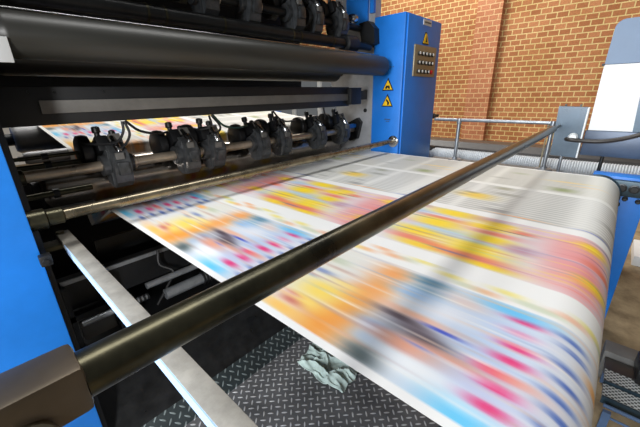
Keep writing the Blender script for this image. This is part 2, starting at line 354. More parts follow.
prof = []   # (y, z, v)
def add_line(p, q, n, v0):
    L = math.dist(p, q)
    for i in range(n): prof.append((p[0] + (q[0] - p[0]) * i / n, p[1] + (q[1] - p[1]) * i / n, v0 + L * i / n))
    return v0 + L
r0, yc, zc = .22, .053, -1.22
arc = r0 * math.pi / 2
v = yc - arc - 1.1
v = add_line((yc - r0, zc - 1.1), (yc - r0, zc), 30, v)
n = 22
for i in range(n):
    t = math.pi - (math.pi / 2) * i / n; prof.append((yc + r0 * math.cos(t), zc + r0 * math.sin(t), v + arc * i / n))
v = yc
v = add_line((yc, -1.0), (3.48, -1.0), 160, v)
CY, CZ, CR = 4.285, -.86, .245          # bare glossy cylinder added to dim the print behind the clamps
TR = .07
v = add_line((3.48, -1.0), (4.46, -1.42), 20, v)
v = add_line((4.46, -1.42), (4.54, -1.34), 4, v)
v = add_line((4.54, -1.34), (4.54, -.57), 20, v)
for i in range(14):
    t = math.pi - (math.pi / 2 - .115) * i / 14; prof.append((4.54 + TR + TR * math.cos(t), -.57 + TR * math.sin(t), v + TR * 1.46 * i / 14))
v += TR * 1.46
pt = (4.54 + TR + TR * math.cos(math.pi / 2 + .115), -.57 + TR * math.sin(math.pi / 2 + .115))
v = add_line(pt, (6.3, pt[1] + (6.3 - pt[0]) * .115), 90, v)
zb = pt[1] + (6.3 - pt[0]) * .115
for i in range(14):
    t = math.pi / 2 - (math.pi / 2) * i / 13; prof.append((6.3 + .2 * math.cos(t), zb - .2 + .2 * math.sin(t), v + .02 * i))
prof.append((6.5, -2.4, v + 2))
X0, X1, NX = .783, 5.07, 360
verts, faces, cols3 = [], [], []
for j, (y, z, vv) in enumerate(prof):
    for i in range(NX + 1):
        x = X0 + (X1 - X0) * i / NX
        verts.append((x * S, y * S, (z + FZ) * S)); cols3.append(print_colour(x, vv))
w_ = NX + 1
for j in range(len(prof) - 1):
    for i in range(NX): faces.append((j * w_ + i, j * w_ + i + 1, (j + 1) * w_ + i + 1, (j + 1) * w_ + i))
me = bpy.data.meshes.new('newsprint_web'); me.from_pydata(verts, [], faces); me.update()
ca = me.color_attributes.new('print', 'FLOAT_COLOR', 'POINT')
flat = []
for c in cols3: flat.extend((*lin(c), 1.0))
ca.data.foreach_set('color', flat)
me.polygons.foreach_set('use_smooth', [True] * len(me.polygons))
pm = bpy.data.materials.new('printed_newsprint'); pm.use_nodes = True; nt = pm.node_tree; pb = nt.nodes['Principled BSDF']
at = nt.nodes.new('ShaderNodeAttribute'); at.attribute_name = 'print'; nt.links.new(at.outputs['Color'], pb.inputs['Base Color'])
pb.inputs['Roughness'].default_value = .55; pb.inputs['Specular IOR Level'].default_value = .35
me.materials.append(pm)
web = bpy.data.objects.new('newsprint_web', me); col.objects.link(web)
tag(web, 'wide moving web of colour printed newspaper pages running through the press', 'paper web')

# ------------------------------------------------------------------ press frames
t = thing('blue_side_housing', 'bright blue press side housing filling the left edge', 'machine frame', (-.6, 4, -FZ))
MB().box((-1.4, 2.86, -FZ), (.16, 7.2, 3), bevel=.012).build('body', M['blue'], t)
MB().box((.16, 2.95, -FZ + .001), (.20, 7.2, 3)).build('inner_plate', M['black'], t)['label'] = 'black inner plate'
MB().box((.14, 2.79, -1.10), (.21, 2.86, -1.02), bevel=.01).cyl((.17, 2.80, -1.06), (.17, 2.77, -1.06), .018).build('latch', M['black'], t)

t = thing('press_side_plate', 'grey steel press side plate behind the blue control cabinet', 'machine frame', (5.25, 4.2, -FZ))
MB().prism([(3.42, -FZ), (5.3, -FZ), (5.3, -.62), (4.45, -.58), (4.25, -.3), (4.4, .2), (4.3, .5), (4.25, 3), (3.42, 3)], 'x', 5.18, 5.34).build('plate', M['steel'], t)
for y, z in ((3.57, -.29), (3.6, 1.0)): MB().cyl((5.19, y, z), (5.165, y, z), .035, 16).build('bolt_hole', M['ink'], t)
MB().prism([(3.55, 1.1), (3.9, 1.1), (4.0, 1.2), (4.0, 1.9), (3.55, 1.9)], 'x', 5.14, 5.18).build('blue_panel', M['blue'], t)
MB().prism([(3.42, 1.25), (3.5, 1.25), (3.5, 3), (3.42, 3)], 'x', 5.12, 5.18).build('edge_strip', M['blue'], t)['label'] = 'narrow blue edge strip'

t = thing('control_cabinet', 'tall blue control cabinet with a button panel and warning triangles', 'cabinet', (5.8, 3.12, -FZ))
MB().box((5.15, 2.84, -FZ), (6.45, 3.41, 1.18), bevel=.015).build('body', M['blue'], t)
dr = MB().box((5.2, 2.815, -FZ + .1), (6.43, 2.842, 1.16), bevel=.008).build('door', M['blue'], t)
pl = MB().box((5.43, 2.79, .26), (6.26, 2.816, .75), bevel=.008).build('button_panel', M['btnplate'], t); pl['label'] = 'brushed metal button panel'
for i in range(5):
    for j in range(3):
        x = 5.58 + i * .128; z = .62 - j * .14
        q = MB(); q.cyl((x, 2.80, z), (x, 2.765, z), .035, 14); q.build('button', M['btnr'] if (i == 4 and j == 2) else M['btn'], pl)
        q = MB(); q.cyl((x, 2.768, z + .005), (x, 2.757, z + .005), .022, 12); q.build('button_lens', M['btnr'] if (i == 4 and j == 2) else M['btnw'], pl)
for z in (.22,): pass
tri = lambda y0, y1, z0, z1: [(y0, z0), (y1, z0), ((y0 + y1) / 2, z1)]
def warn_x(ya, yb, z0, z1, name='warning_sign'):
    o = MB().prism(tri(ya - .012, yb + .012, z0 - .01, z1 + .018), 'x', 5.152, 5.142).build(name, M['ink'], t)
    MB().prism(tri(ya + .012, yb - .012, z0 + .008, z1 - .018), 'x', 5.143, 5.136).build('yellow_triangle', M['yellow'], o)
    return o
a = warn_x(2.997, 3.194, .05, .225)
MB().box((5.137, 3.05, .07), (5.131, 3.085, .10)).box((5.137, 3.105, .07), (5.131, 3.14, .10)).box((5.137, 3.06, .09), (5.131, 3.13, .12)).build('pictogram', M['ink'], a)
a = warn_x(2.997, 3.194, -.21, -.03)
MB().prism([(3.055, -.19), (3.09, -.19), (3.085, -.15), (3.115, -.12), (3.10, -.09), (3.07, -.13), (3.05, -.15)], 'x', 5.137, 5.131).build('pictogram', M['ink'], a)
o = MB().prism([(5.72, .775), (5.96, .775), (5.86, .96), (5.80, .96)], 'y', 2.815, 2.808).build('warning_sign', M['ink'], t)
MB().prism([(5.74, .79), (5.94, .79), (5.85, .94), (5.81, .94)], 'y', 2.809, 2.802).build('yellow_triangle', M['yellow'], o)
MB().prism([(5.82, .81), (5.87, .81), (5.845, .9)], 'y', 2.803, 2.797).build('pictogram', M['ink'], o)
o = MB().box((5.70, 2.805, 1.06), (6.0, 2.816, 1.145)).build('name_plate', M['plate_label'], t)
q = MB()
for i in range(9): q.box((5.73 + i * .028, 2.80, 1.09), (5.75 + i * .028, 2.806, 1.115))
q.build('plate_text', M['grey'], o)
MB().box((5.136, 3.02, -.44), (5.151, 3.13, -.425)).box((5.136, 3.04, -.47), (5.151, 3.10, -.46)).build('small_mark', M['blue_dark'], t)
q = MB()
for i in range(5): q.box((5.136, 3.0 + i * .05, .405), (5.151, 3.02 + i * .05, .415))
q.build('small_mark', M['blue_dark'], t)
for z in (-.45, -1.09):
    MB().lathe((6.44, 2.86, z), (1, -.1, 0), [(0, .035), (.06, .035), (.07, .05), (.12, .05), (.13, .03), (.26, .03), (.27, .015)], 14).build('hinge_pin', M['black'], t)

# long guide bar in front
t = thing('guide_bar', 'long dark polished guide bar crossing above the web', 'bar', (2.6, .655, -.49))
MB().lathe((.035, .655, -.49), (1, 0, 0), [(0, .046), (5.20, .046), (5.215, .04)], 32).build('bar', M['bar'], t)
MB().box((-.42, .605, -.537), (.036, .705, -.438), bevel=.012).build('end_block', M['block'], t)['label'] = 'square bronze end block'
MB().lathe((-.06, .605, -.53), (0, -1, .25), [(0, .04), (.02, .04), (.025, .025), (.04, .025)], 20).build('bolt', M['nip'], t)
MB().cyl((5.24, .655, -.49), (5.82, .655, -.49), .02, 16).build('end_pin', M['bar'], t)

# idler bar at the nip
t = thing('idler_bar', 'thin worn steel idler bar across the web at the press exit', 'bar', (2.7, 2.95, -.8))
MB().cyl((.26, 2.95, -.80), (5.15, 2.95, -.80), .043, 28).build('bar', M['nip'], t)
MB().lathe((.16, 2.95, -.80), (1, 0, 0), [(0, .075), (.10, .075), (.11, .06), (.20, .06), (.21, .045)], 24).build('end_collar', M['bar'], t)
MB().lathe((5.151, 2.94, -.805), (-1, 0, 0), [(0, .10), (.012, .10), (.016, .065), (.04, .06)], 24).build('end_flange', M['chrome'], t)['label'] = 'bright round flange on the blue cabinet'

# big rollers above
def roller(name, y, z, r, x0, x1, m, label, stub=.12, stubm=None, r_end=None):
    t = thing(name, label, 'roller', ((x0 + x1) / 2, y, z))
    MB().lathe((x0, y, z), (1, 0, 0), [(0, r * .86), (.03, r * .97), (.05, r), (x1 - x0 - .05, r), (x1 - x0 - .03, r * .97), (x1 - x0, r * .86)], 48).build('roller_body', m, t)
    q = MB(); q.cyl((x0 - stub, y, z), (x0 + .01, y, z), r * .42, 20)
    q.build('journal', stubm or M['black'], t)
    q = MB(); q.cyl((x1 - .01, y, z), (x1 + stub, y, z), r * .42, 20); q.build('journal', stubm or M['black'], t)
    return t
rt = roller('press_roller', 3.15, .42, .148, .34, 5.03, M['rubber'], 'largest dark grey roller spanning the press below the top rods')
MB().box((.27, 2.985, .235), (.37, 2.998, .385), bevel=.004).build('end_plate', M['plate_label'], rt)['label'] = 'pale plate at the left end'
roller('press_roller', 3.9, .36, .155, .34, 4.72, M['rubber'], 'dark roller half hidden behind the largest roller, just above the cross beam', stub=.14)
roller('reflection_roller', 4.62, 1.46, .17, .5, 4.6, M['olive'], 'olive roller added for yellowish reflections between the clamps at the very top', stub=.3)  # added roller, its olive colour stands for ceiling reflections

t = thing('clamp_rail', 'black round rail with rings running across the top of the photo', 'rail', (2.6, 3.4, .73))
MB().cyl((.20, 3.4, .725), (4.6, 3.4, .725), .075, 32).build('rail', M['blackgloss'], t)
for x in (1.42, 1.58, 2.2, 3.2, 3.34, 4.0): MB().cyl((x, 3.4, .725), (x + .02, 3.4, .725), .081, 32).build('ring', M['bar'], t)
MB().lathe((4.30, 3.4, .725), (1, 0, 0), [(0, .10), (.02, .125), (.26, .125), (.28, .11), (.30, .06), (.69, .06)], 28).build('end_hub', M['black'], t)
tag(MB().cyl((.20, 3.3, .607), (5.18, 3.3, .607), .008, 10).build('light_slit', M['chrome'], origin=(2.6, 3.3, .607)), 'thin bright line of light above the largest roller, shaped as a rod', 'rod')  # chrome rod added to stand in for a bright slit of light

# cross beam with grey inset panel
t = thing('cross_beam', 'black cross beam with a long grey inset panel above the clamps', 'beam', (2.6, 3.55, 0))
MB().box((.20, 3.52, -.19), (4.62, 3.70, .11), bevel=.01).build('beam', M['black'], t)
MB().box((.50, 3.49, -.10), (4.55, 3.53, .003), bevel=.005).build('inset_panel', M['grey'], t)['label'] = 'long grey inset panel'
MB().box((4.56, 3.44, -.17), (4.86, 3.74, .10), bevel=.015).box((4.86, 3.54, -.1), (5.18, 3.66, .05)).build('end_cap', M['black'], t)
q = MB()
for x, z in ((.46, .07), (.62, .065), (.98, .07)): q.cyl((x, 3.525, z), (x, 3.512, z), .012, 10)
q.build('rivets', M['blackgloss'], t)

tag(MB().box((.20, 4.42, .02), (4.38, 4.5, 1.25)).build('darkening_panel', M['black'], origin=(2, 4.46, .02)), 'black panel added behind the rollers to make the press interior dark', 'panel')  # black sheet added to darken the view behind the rollers
tag(MB().box((.21, 3.1, 1.66), (5.10, 5.2, 3.0), bevel=.02).build('shading_casing', M['black'], origin=(2.6, 4.4, 1.6)), 'unseen black casing added above the rollers to shade the press', 'casing')  # unseen box added to block overhead light from the press interior

# shaft with slitter heads
SY, SZ = 3.8, -.63
t = thing('clamp_shaft', 'bright ground steel shaft that carries the lower row of clamps', 'shaft', (2.6, SY, SZ))
MB().cyl((.20, SY, SZ), (5.18, SY, SZ), .052, 28).build('shaft', M['shaft'], t)
br = MB().prism([(3.62, -.50), (3.70, -.42), (3.98, -.55), (3.98, -.80), (3.86, -.86), (3.70, -.80)], 'x', 5.10, 5.18).build('end_bracket', M['blackgloss'], t)
MB().box((4.86, 3.72, -.60), (5.12, 3.80, -.53), bevel=.01).build('blue_block', M['blue'], t)['label'] = 'small blue block'
MB().lathe((.20, SY, SZ), (1, 0, 0), [(0, .07), (.08, .07), (.09, .055)], 20).build('collar', M['bar'], t)

def slitter_head(loc, label, group):
    x, y, z = loc; k = 1.32
    t = thing('slitter_head', label, 'clamp', loc, group)
    def P(pts): return [(y + a * k, z + b * k) for a, b in pts]
    def V(dx, dy, dz): return (x + dx, y + dy * k, z + dz * k)
    q = MB(); q.prism(P([(-.11, -.13), (-.05, -.175), (.04, -.175), (.10, -.12), (.13, -.03), (.12, .10), (.05, .15), (-.04, .15), (-.11, .09), (-.135, .0)]), 'x', x - .08, x + .08)
    q.box(V(-.095, -.06, -.15), V(-.07, .08, .12), bevel=.008).box(V(.07, -.06, -.15), V(.095, .08, .12), bevel=.008)
    q.box(V(-.05, -.155, -.07), V(.05, -.10, .03), bevel=.012)
    q.build('clamp_body', M['clamp'], t)
    for xa, xb, r in ((-.15, -.085, .105), (.085, .14, .095)): MB().cyl((x + xa, y, z), (x + xb, y, z), r, 22).build('clamp_ring', M['clamp'], t)
    MB().cyl((x + .14, y, z), (x + .17, y, z), .074, 22).build('steel_ring', M['shaft'], t)
    R1 = Matrix.Rotation(-.42, 3, 'X')
    MB().box(V(-.14, -.02, .05), V(-.03, .28, .17), rot=R1, bevel=.015).build('arm', M['black'], t)
    MB().box(V(.02, -.02, .06), V(.10, .22, .16), rot=R1, bevel=.012).build('arm', M['clamp'], t)
    MB().lathe(V(-.27, .15, .10), (1, 0, 0), [(0, .14), (.015, .165), (.06, .17), (.10, .16), (.11, .10), (.17, .08)], 28).build('blade_wheel', M['black'], t)
    MB().lathe(V(.01, -.10, .10), (-.05, .62, .66), [(0, .026), (.02, .036), (.12, .034), (.13, .02), (.20, .02)], 14).build('lever', M['chrome'], t)
    MB().lathe(V(-.09, .08, .19), (0, .1, 1), [(0, .026), (.06, .026), (.07, .04), (.12, .038), (.13, .018)], 12).build('knob', M['black'], t)
    MB().lathe(V(.06, .12, .16), (0, .1, 1), [(0, .022), (.06, .022), (.07, .034), (.11, .03), (.12, .012)], 12).build('knob', M['black'], t)
    MB().box(V(-.05, -.135, .05), V(.03, -.11, .10), bevel=.006).build('tag_plate', M['grey'], t)
    MB().box(V(-.02, .0, .15), V(.09, .12, .21), rot=R1, bevel=.01).cyl(V(.08, .04, .16), V(.08, .16, .24), .014, 8).build('air_fitting', M['grey'], t)
    return t
G1 = 'slitter clamps on the lower steel shaft'
heads = [(1.03, 'leftmost black slitter clamp on the lower shaft, standing well apart from the rest', 0),
         (1.78, 'second black slitter clamp from the left on the lower shaft, first of a close pair', -.1),
         (2.13, 'third black slitter clamp from the left, right of its pair beside the cables', .12),
         (2.86, 'fourth slitter clamp from the left, left one of the middle pair', -.15),
         (3.28, 'fifth slitter clamp from the left, right one of the middle pair', .05),
         (4.08, 'sixth slitter clamp from the left, just below the right end of the grey panel', -.05),
         (4.72, 'rightmost slitter clamp on the lower shaft, nearest the blue cabinet', .1)]
h0 = None
for x, lab, tl in heads:
    if h0 is None: h0 = slitter_head((x, SY, SZ), lab, G1)
    else: dup(h0, (x, SY, SZ), lab, tl, G1)
tag(MB().cyl((.20, 3.6, 1.02), (5.18, 3.6, 1.02), .05, 20).build('upper_clamp_shaft', M['blackgloss'], origin=(2.6, 3.6, 1.02)), 'dark shaft at the top edge carrying the upper clamps', 'shaft')
G2 = 'slitter clamps on the upper shaft'
for x, lab, tl in ((2.15, 'leftmost clamp of the upper row, cut by the top edge', -.1), (2.72, 'second clamp from the left in the upper row', .1), (3.45, 'third clamp from the left in the upper row, at the top edge', -.1),
                   (3.82, 'fourth clamp from the left in the upper row', .05), (4.4, 'rightmost clamp of the upper row, beside the grey side plate', .1)):
    dup(h0, (x, 3.6, 1.02), lab, tl, G2)
t = thing('shaft_bracket', 'black angled bracket joining the upper shaft to the grey side plate', 'bracket', (5.0, 3.5, .85))
MB().prism([(3.45, 1.12), (3.62, 1.10), (3.55, .72), (3.30, .78), (3.32, 1.0)], 'x', 5.00, 5.18).build('bracket', M['black'], t)
MB().lathe((4.62, 3.52, 1.12), (1, 0, 0), [(0, .05), (.05, .07), (.12, .07), (.14, .03)], 16).build('silver_cap', M['chrome'], t)['label'] = 'shiny silver cap'

# cables
cab = [([(1.10, 3.60, -.20), (1.09, 3.60, -.30), (1.02, 3.66, -.40), (.85, 3.82, -.41), (.77, 3.9, -.38)], 'black air cable looping from the cross beam to the leftmost clamp'),
       ([(1.12, 3.60, -.20), (1.14, 3.60, -.34), (1.05, 3.68, -.47), (.93, 3.84, -.48)], 'lower black air cable curving behind the leftmost clamp'),
       ([(1.13, 3.60, -.20), (1.24, 3.62, -.30), (1.40, 3.66, -.35), (1.52, 3.78, -.37), (1.66, 3.92, -.37)], 'black air cable running right to the first clamp of the close pair'),
       ([(2.03, 3.60, -.20), (2.05, 3.62, -.32), (1.96, 3.7, -.36), (1.88, 3.86, -.34)], 'short black air cable above the close pair of clamps'),
       ([(2.06, 3.60, -.20), (2.17, 3.62, -.34), (2.16, 3.72, -.42), (2.1, 3.86, -.42)], 'black air cable dropping onto the third clamp'),
       ([(2.08, 3.60, -.20), (2.22, 3.62, -.33), (2.45, 3.70, -.38), (2.72, 3.84, -.38)], 'dark green air cable swinging right toward the middle pair of clamps'),
       ([(2.98, 3.60, -.20), (3.02, 3.62, -.33), (3.12, 3.72, -.40), (3.25, 3.86, -.40)], 'thin black air cable above the middle pair of clamps'),
       ([(3.0, 3.60, -.20), (3.12, 3.62, -.30), (3.32, 3.70, -.36), (3.6, 3.8, -.37)], 'black air cable passing right of the middle pair of clamps'),
       ([(4.05, 3.60, -.20), (4.10, 3.62, -.32), (4.22, 3.72, -.38), (4.36, 3.85, -.38)], 'black air cable above the rightmost clamp')]
for k, (pts, lab) in enumerate(cab):
    tag(MB().tube(pts, .013, 8).build('air_cable', mat('green_cable', (30, 70, 60), .4) if k == 5 else M['cable'], origin=pts[0]), lab, 'cable', 'air cables of the slitter clamps')

# impression cylinder and other rollers
roller('shaded_print_cylinder', CY, CZ, CR, .40, 5.12, M['mirror_black'], 'glossy cylinder added behind the lower clamps in place of shaded print', stub=.05)  # added bare gloss stands in for print lying in shade
roller('turning_roller', 4.54 + TR, -.57, TR - .004, .40, 5.12, M['steel'], 'slim roller just behind the glossy dark cylinder where the rear web turns down', stub=.05)
for y, z, r, lab in ((4.02, -.50, .018, 'upper thin rod at far left behind the steel shaft'), (3.98, -.58, .026, 'lower thin rod at far left just above the steel shaft'), (4.0, -.86, .03, 'thin dark rod at far left below the steel shaft')):
    tt = thing('tie_rod', lab, 'rod', (.5, y, z))
    MB().cyl((.20, y, z), (.80, y, z), r, 16).build('rod', M['bar'], tt); MB().cyl((.47, y, z), (.52, y, z), r * 1.6, 16).build('ring', M['black'], tt)
tag(MB().box((.20, 3.95, -1.12), (.80, 4.1, -1.02), bevel=.01).build('ink_tray', M['plate_label'], origin=(.5, 4.0, -1.1)), 'pale tray edge at far left above the idler bar', 'tray')
dr_ = roller('delivery_roller', yc, zc, r0 - .006, .45, 5.14, M['teal'], 'roller at the right over which the web turns down', stub=.055, stubm=M['teal'])
MB().lathe((5.08, yc, zc), (1, 0, 0), [(0, .225), (.01, .235), (.05, .235), (.06, .225)], 40).build('end_flange', M['teal'], dr_)['label'] = 'dark teal end flange'
roller('back_roller', 6.3, zb - .2, .192, .5, 5.1, M['steel'], 'steel roller far behind, carrying the web up at the back', stub=.08)
tag(MB().box((.21, 6.15, -2.44), (.4, 6.45, zb - .05)).build('roller_stand', M['blue'], origin=(.3, 6.3, -2.44)), 'blue stand under the left end of the back roller', 'stand')
tag(MB().box((5.19, 6.15, -FZ), (5.38, 6.45, zb - .05)).build('roller_stand', M['blue'], origin=(5.3, 6.3, -FZ)), 'blue stand under the right end of the back roller', 'stand')

# pale flat bar along the web
t = thing('flat_bar', 'pale grey flat bar running alongside the near edge of the web', 'bar', (.37, 1.6, -1.08))
MB().box((.322, -.6, -1.12), (.415, 3.36, -1.05), bevel=.004).build('bar', M['strip'], t)
MB().box((.317, -.6, -1.115), (.3225, 3.0, -1.052)).build('edge_highlight', M['highlight'], t)['label'] = 'pale blue film along the outer edge'  # thin strip added as the lit side face of the bar
MB().box((.20, 3.25, -1.17), (.44, 3.40, -1.121), bevel=.01).cyl((.35, 3.30, -1.05), (.35, 3.30, -1.03), .03, 14).build('end_clamp', M['bar'], t)

# machinery in the pit under the web
t = thing('pit_cross_beam', 'dark cross beam with a bright top edge in the pit under the web', 'beam', (2.6, 3.6, -1.6))
MB().box((.20, 3.62, -1.95), (5.18, 3.72, -1.62)).build('beam', M['black'], t)
MB().box((.26, 3.598, -1.66), (2.6, 3.62, -1.62)).build('bright_edge', M['galv'], t)
tag(MB().box((.66, 3.9, -1.60), (5.18, 3.96, -1.42)).build('cover_strip', M['blackgloss'], origin=(2.6, 3.9, -1.5)), 'dark grey panel strip just above the bright pit edge', 'panel')
for y, z, r, x0, x1, lab in ((3.35, -1.86, .035, .9, 3.0, 'upper thin pipe in the pit below the web'), (3.3, -2.02, .06, 1.05, 1.62, 'short ribbed motor cylinder in the pit below the web'), (3.15, -2.2, .07, .35, 3.0, 'lowest thick pipe in the pit beside the flat bar'), (3.35, -1.98, .03, .3, .9, 'short pipe in the pit left of the flat bar')):
    tt = thing('pit_pipe', lab, 'pipe', (x0, y, z))
    MB().cyl((x0, y, z), (x1, y, z), r, 20).build('pipe', M['galv'], tt)
    q = MB()
    for k in range(4): q.cyl((x1 - .14 + k * .04, y, z), (x1 - .12 + k * .04, y, z), r * 1.3, 20)
    q.build('ribs', M['black'], tt)
tag(MB().tube([(1.15, 3.55, -1.60), (1.12, 3.5, -1.75), (1.22, 3.42, -1.85), (1.1, 3.36, -1.98), (.95, 3.3, -2.1)], .016, 8).build('pit_cable', M['cable'], origin=(1.15, 3.55, -1.6)), 'black cable hanging over the pipes in the pit', 'cable')
t = thing('slotted_rack', 'black slotted frame in the pit left of the flat bar', 'frame', (.4, 3.5, -2.6))
q = MB(); q.box((.24, 3.5, -2.4), (.28, 3.6, -1.66)); q.box((.62, 3.5, -2.4), (.66, 3.6, -1.66)); q.box((.24, 3.5, -2.02), (.66, 3.6, -1.96)); q.box((.24, 3.5, -2.44), (.66, 3.6, -2.38)); q.build('bars', M['blackgloss'], t)
MB().box((.30, 3.56, -2.3), (.60, 3.6, -2.08), bevel=.01).build('grille', M['grey'], t)
tag(MB().box((.21, 5.5, -2.44), (5.17, 5.56, -.78)).build('rear_lower_panel', M['black'], origin=(2.6, 5.5, -2.44)), 'black panel low behind the dark print cylinder', 'panel')
tag(MB().box((.21, 3.31, -FZ), (5.17, 7.1, -2.45)).build('machine_plinth', M['black'], origin=(2.6, 5, -FZ)), 'black press base under the rollers', 'machine base')

# chequer plate platform
t = thing('chequer_plate', 'dark chequer plate platform floor under the printed web', 'floor plate', (2, 1, -FZ))
MB().box((-.3, -.38, -FZ), (5.14, 2.66, -FZ + .02)).build('plate', M['tread'], t)
MB().prism([(2.66, -FZ + .02), (2.66, -FZ), (2.88, -FZ), (2.88, -FZ + .14)], 'x', .205, 5.14).build('ramp', M['tread_shaded'], t)['label'] = 'darker sloping chequer plate'
MB().prism([(2.88, -FZ), (3.3, -FZ), (3.3, -2.44), (3.25, -2.5), (3.17, -2.75), (3.04, -2.95), (2.88, -FZ + .142)], 'x', .205, 5.14).build('kick_panel', M['blackgloss'], t)

# cloth on the platform
def rag():
    bm = bmesh.new(); N = 44; rnd = random.Random(3)
    P = [(2.075, 2.365), (2.50, 2.50), (2.62, 1.75), (2.12, 1.66)]
    grid = []
    ph = [rnd.uniform(0, 6) for _ in range(6)]
    for i in range(N + 1):
        row = []
        for j in range(N + 1):
            u, v = i / N, j / N
            x = (1 - u) * (1 - v) * P[0][0] + u * (1 - v) * P[1][0] + u * v * P[2][0] + (1 - u) * v * P[3][0]
            y = (1 - u) * (1 - v) * P[0][1] + u * (1 - v) * P[1][1] + u * v * P[2][1] + (1 - u) * v * P[3][1]
            x += .02 * math.sin(5 * v + ph[0]) + .012 * math.sin(13 * v + ph[1]); y += .02 * math.sin(4 * u + ph[2]) + .01 * math.sin(15 * u + ph[3])
            n1 = noise.noise((u * 2.6 + 3, v * 3.4, .3)); n2 = noise.noise((u * 6 + n1 * 2, v * 4.2 + 7, 1.7)); n3 = noise.noise((u * 11, v * 13 + n2, 4.2))
            h = .018 + .060 * (1 - min(1, abs(n1) * 3.2)) ** 1.5 + .034 * (1 - min(1, abs(n2) * 2.6)) + .012 * n3
            e = min(u, v, 1 - u, 1 - v); h *= min(1, .35 + e * 5)
            row.append(bm.verts.new((x, y, -FZ + .024 + max(0, h))))
        grid.append(row)
    for i in range(N):
        for j in range(N): bm.faces.new((grid[i][j], grid[i + 1][j], grid[i + 1][j + 1], grid[i][j + 1]))
    r = bmesh.ops.extrude_face_region(bm, geom=list(bm.faces))
    for v in r['geom']:
        if isinstance(v, bmesh.types.BMVert): v.co.z -= .006
    m = MB(); m.bm.free(); m.bm = bm
    return m.build('cleaning_rag', M['rag'], origin=(2.3, 2.0, -FZ + .02))
tag(rag(), 'crumpled grey-green rag lying on the chequer plate', 'rag')

# far side member, railing
tag(MB().box((6.38, .60, -1.42), (6.68, 2.80, -1.276), bevel=.01).box((6.45, .9, -FZ), (6.6, 1.05, -1.42)).box((6.45, 2.6, -FZ), (6.6, 2.75, -1.42)).build('long_girder', M['grey'], origin=(6.5, 1.5, -FZ)), 'grey girder carrying the guard rail beyond the far edge of the web', 'girder')
t = thing('guard_rail', 'grey tubular guard rail beyond the far edge of the web', 'railing', (6.5, 1.8, -1.27))
MB().tube([(6.5, 2.80, -.509), (6.5, .79, -.509)], .029, 16, 0).build('top_rail', M['galv'], t)
for y in (2.31, .82):
    p = MB().cyl((6.5, y, -1.25), (6.5, y, -.509), .032, 18).build('post', M['galv'], t)
    MB().lathe((6.5, y, -1.275), (0, 0, 1), [(0, .12), (.028, .12), (.032, .055), (.06, .045)], 22).build('base_flange', M['galv'], p)
    MB().lathe((6.5, y, -.58), (0, 0, 1), [(0, .04), (.03, .046), (.10, .042)], 16).build('tee_joint', M['galv'], p)
MB().cyl((6.5, .88, -1.27), (6.5, .88, -.50), .011, 12).build('conduit', M['btnplate'], t)['label'] = 'thin dull yellow conduit'

# cover and corrugated duct beyond the rail
tag(MB().prism([(7.22, -FZ), (7.8, -FZ), (7.8, -1.03), (7.34, -1.03), (7.22, -1.14)], 'y', -.46, 6.0).build('long_cover', M['tan'], origin=(7.5, 1, -FZ)), 'low brown-grey metal cover running along the foot of the brick wall', 'cover')
pr = []; Ld = 5.4; nr = 150
for i in range(nr * 2 + 1): pr.append((Ld * i / (nr * 2), (.15 if i % 2 else .134)))
t = thing('corrugated_duct', 'pale ribbed duct lying beyond the far edge of the web', 'duct', (7.04, 1, -1.3))
MB().lathe((7.04, -.45, -1.30), (0, 1, 0), pr, 20).build('hose', M['hose'], t)
for y in (.2, 1.8, 3.5): MB().box((6.94, y, -FZ), (7.14, y + .1, -1.40)).build('support', M['grey'], t)

# delivery end frame
t = thing('end_frame', 'bright blue delivery end frame at the right edge', 'machine frame', (5.7, 0, -FZ))
MB().box((5.2, -.41, -FZ), (5.45, .13, -1.0), bevel=.012).build('body', M['blue'], t)
bk = MB().box((5.12, -.75, -1.215), (5.2, -.03, -1.03), bevel=.012).build('bearing_block', M['teal'], t); bk['label'] = 'dark bolted bearing block'
for y in (-.165, -.275): MB().lathe((5.12, y, -1.115), (-1, 0, 0), [(0, .05), (.01, .05), (.012, .036), (.03, .034)], 18).build('bolt', M['blackgloss'], bk)
for y, z in ((-.225, -1.255), (-.345, -1.27), (-.17, -1.335)): MB().lathe((5.2, y, z), (-1, 0, 0), [(0, .028), (.03, .028), (.035, .018), (.06, .016)], 14).build('stud', M['ink'], t)

# console and box beyond the duct
t = thing('console_board', 'tall console with a white board and rounded blue-grey top at the right edge', 'console', (5.95, .1, -FZ))
MB().prism([(.329, -.54), (-.143, -.54), (-.076, .278), (-.017, .285), (.336, .285)], 'x', 5.90, 5.94).build('white_board', M['white'], t)
pts = [(.336, .291)] + [(.325 - .10 + .10 * math.cos(a_), .70 + .10 * math.sin(a_)) for a_ in [math.pi / 2 * k / 8 for k in range(9)]] + [(-.76, .80), (-.76, .291)]
MB().prism(pts, 'x', 5.90, 5.95).build('top_panel', M['glass_panel'], t)
MB().prism([(-.126, -.54), (-.76, -.54), (-.76, .287), (-.06, .287), (-.093, -.08)], 'x', 5.885, 5.94).build('edge_post', M['slate'], t)
MB().cyl((5.90, .345, .287), (5.875, .345, .287), .017, 10).build('hinge', M['ink'], t)
MB().box((5.89, -.76, -.885), (6.05, .354, -.543), bevel=.012).build('lower_panel', M['slate_dark'], t)['label'] = 'slate blue lower panel'
MB().cyl((6.0, .1, -FZ), (6.0, .1, -.88), .022, 14).box((5.95, -.74, -.55), (6.0, .30, .76)).build('stand', M['black'], t)
t = thing('switch_box', 'tilted grey-blue metal box beside the console, hiding the rail end', 'box', (5.85, .55, -.93))
MB().prism([(.712, -.225), (.384, -.236), (.384, -.919), (.691, -.91)], 'x', 5.82, 5.98).build('box', M['slate'], t)
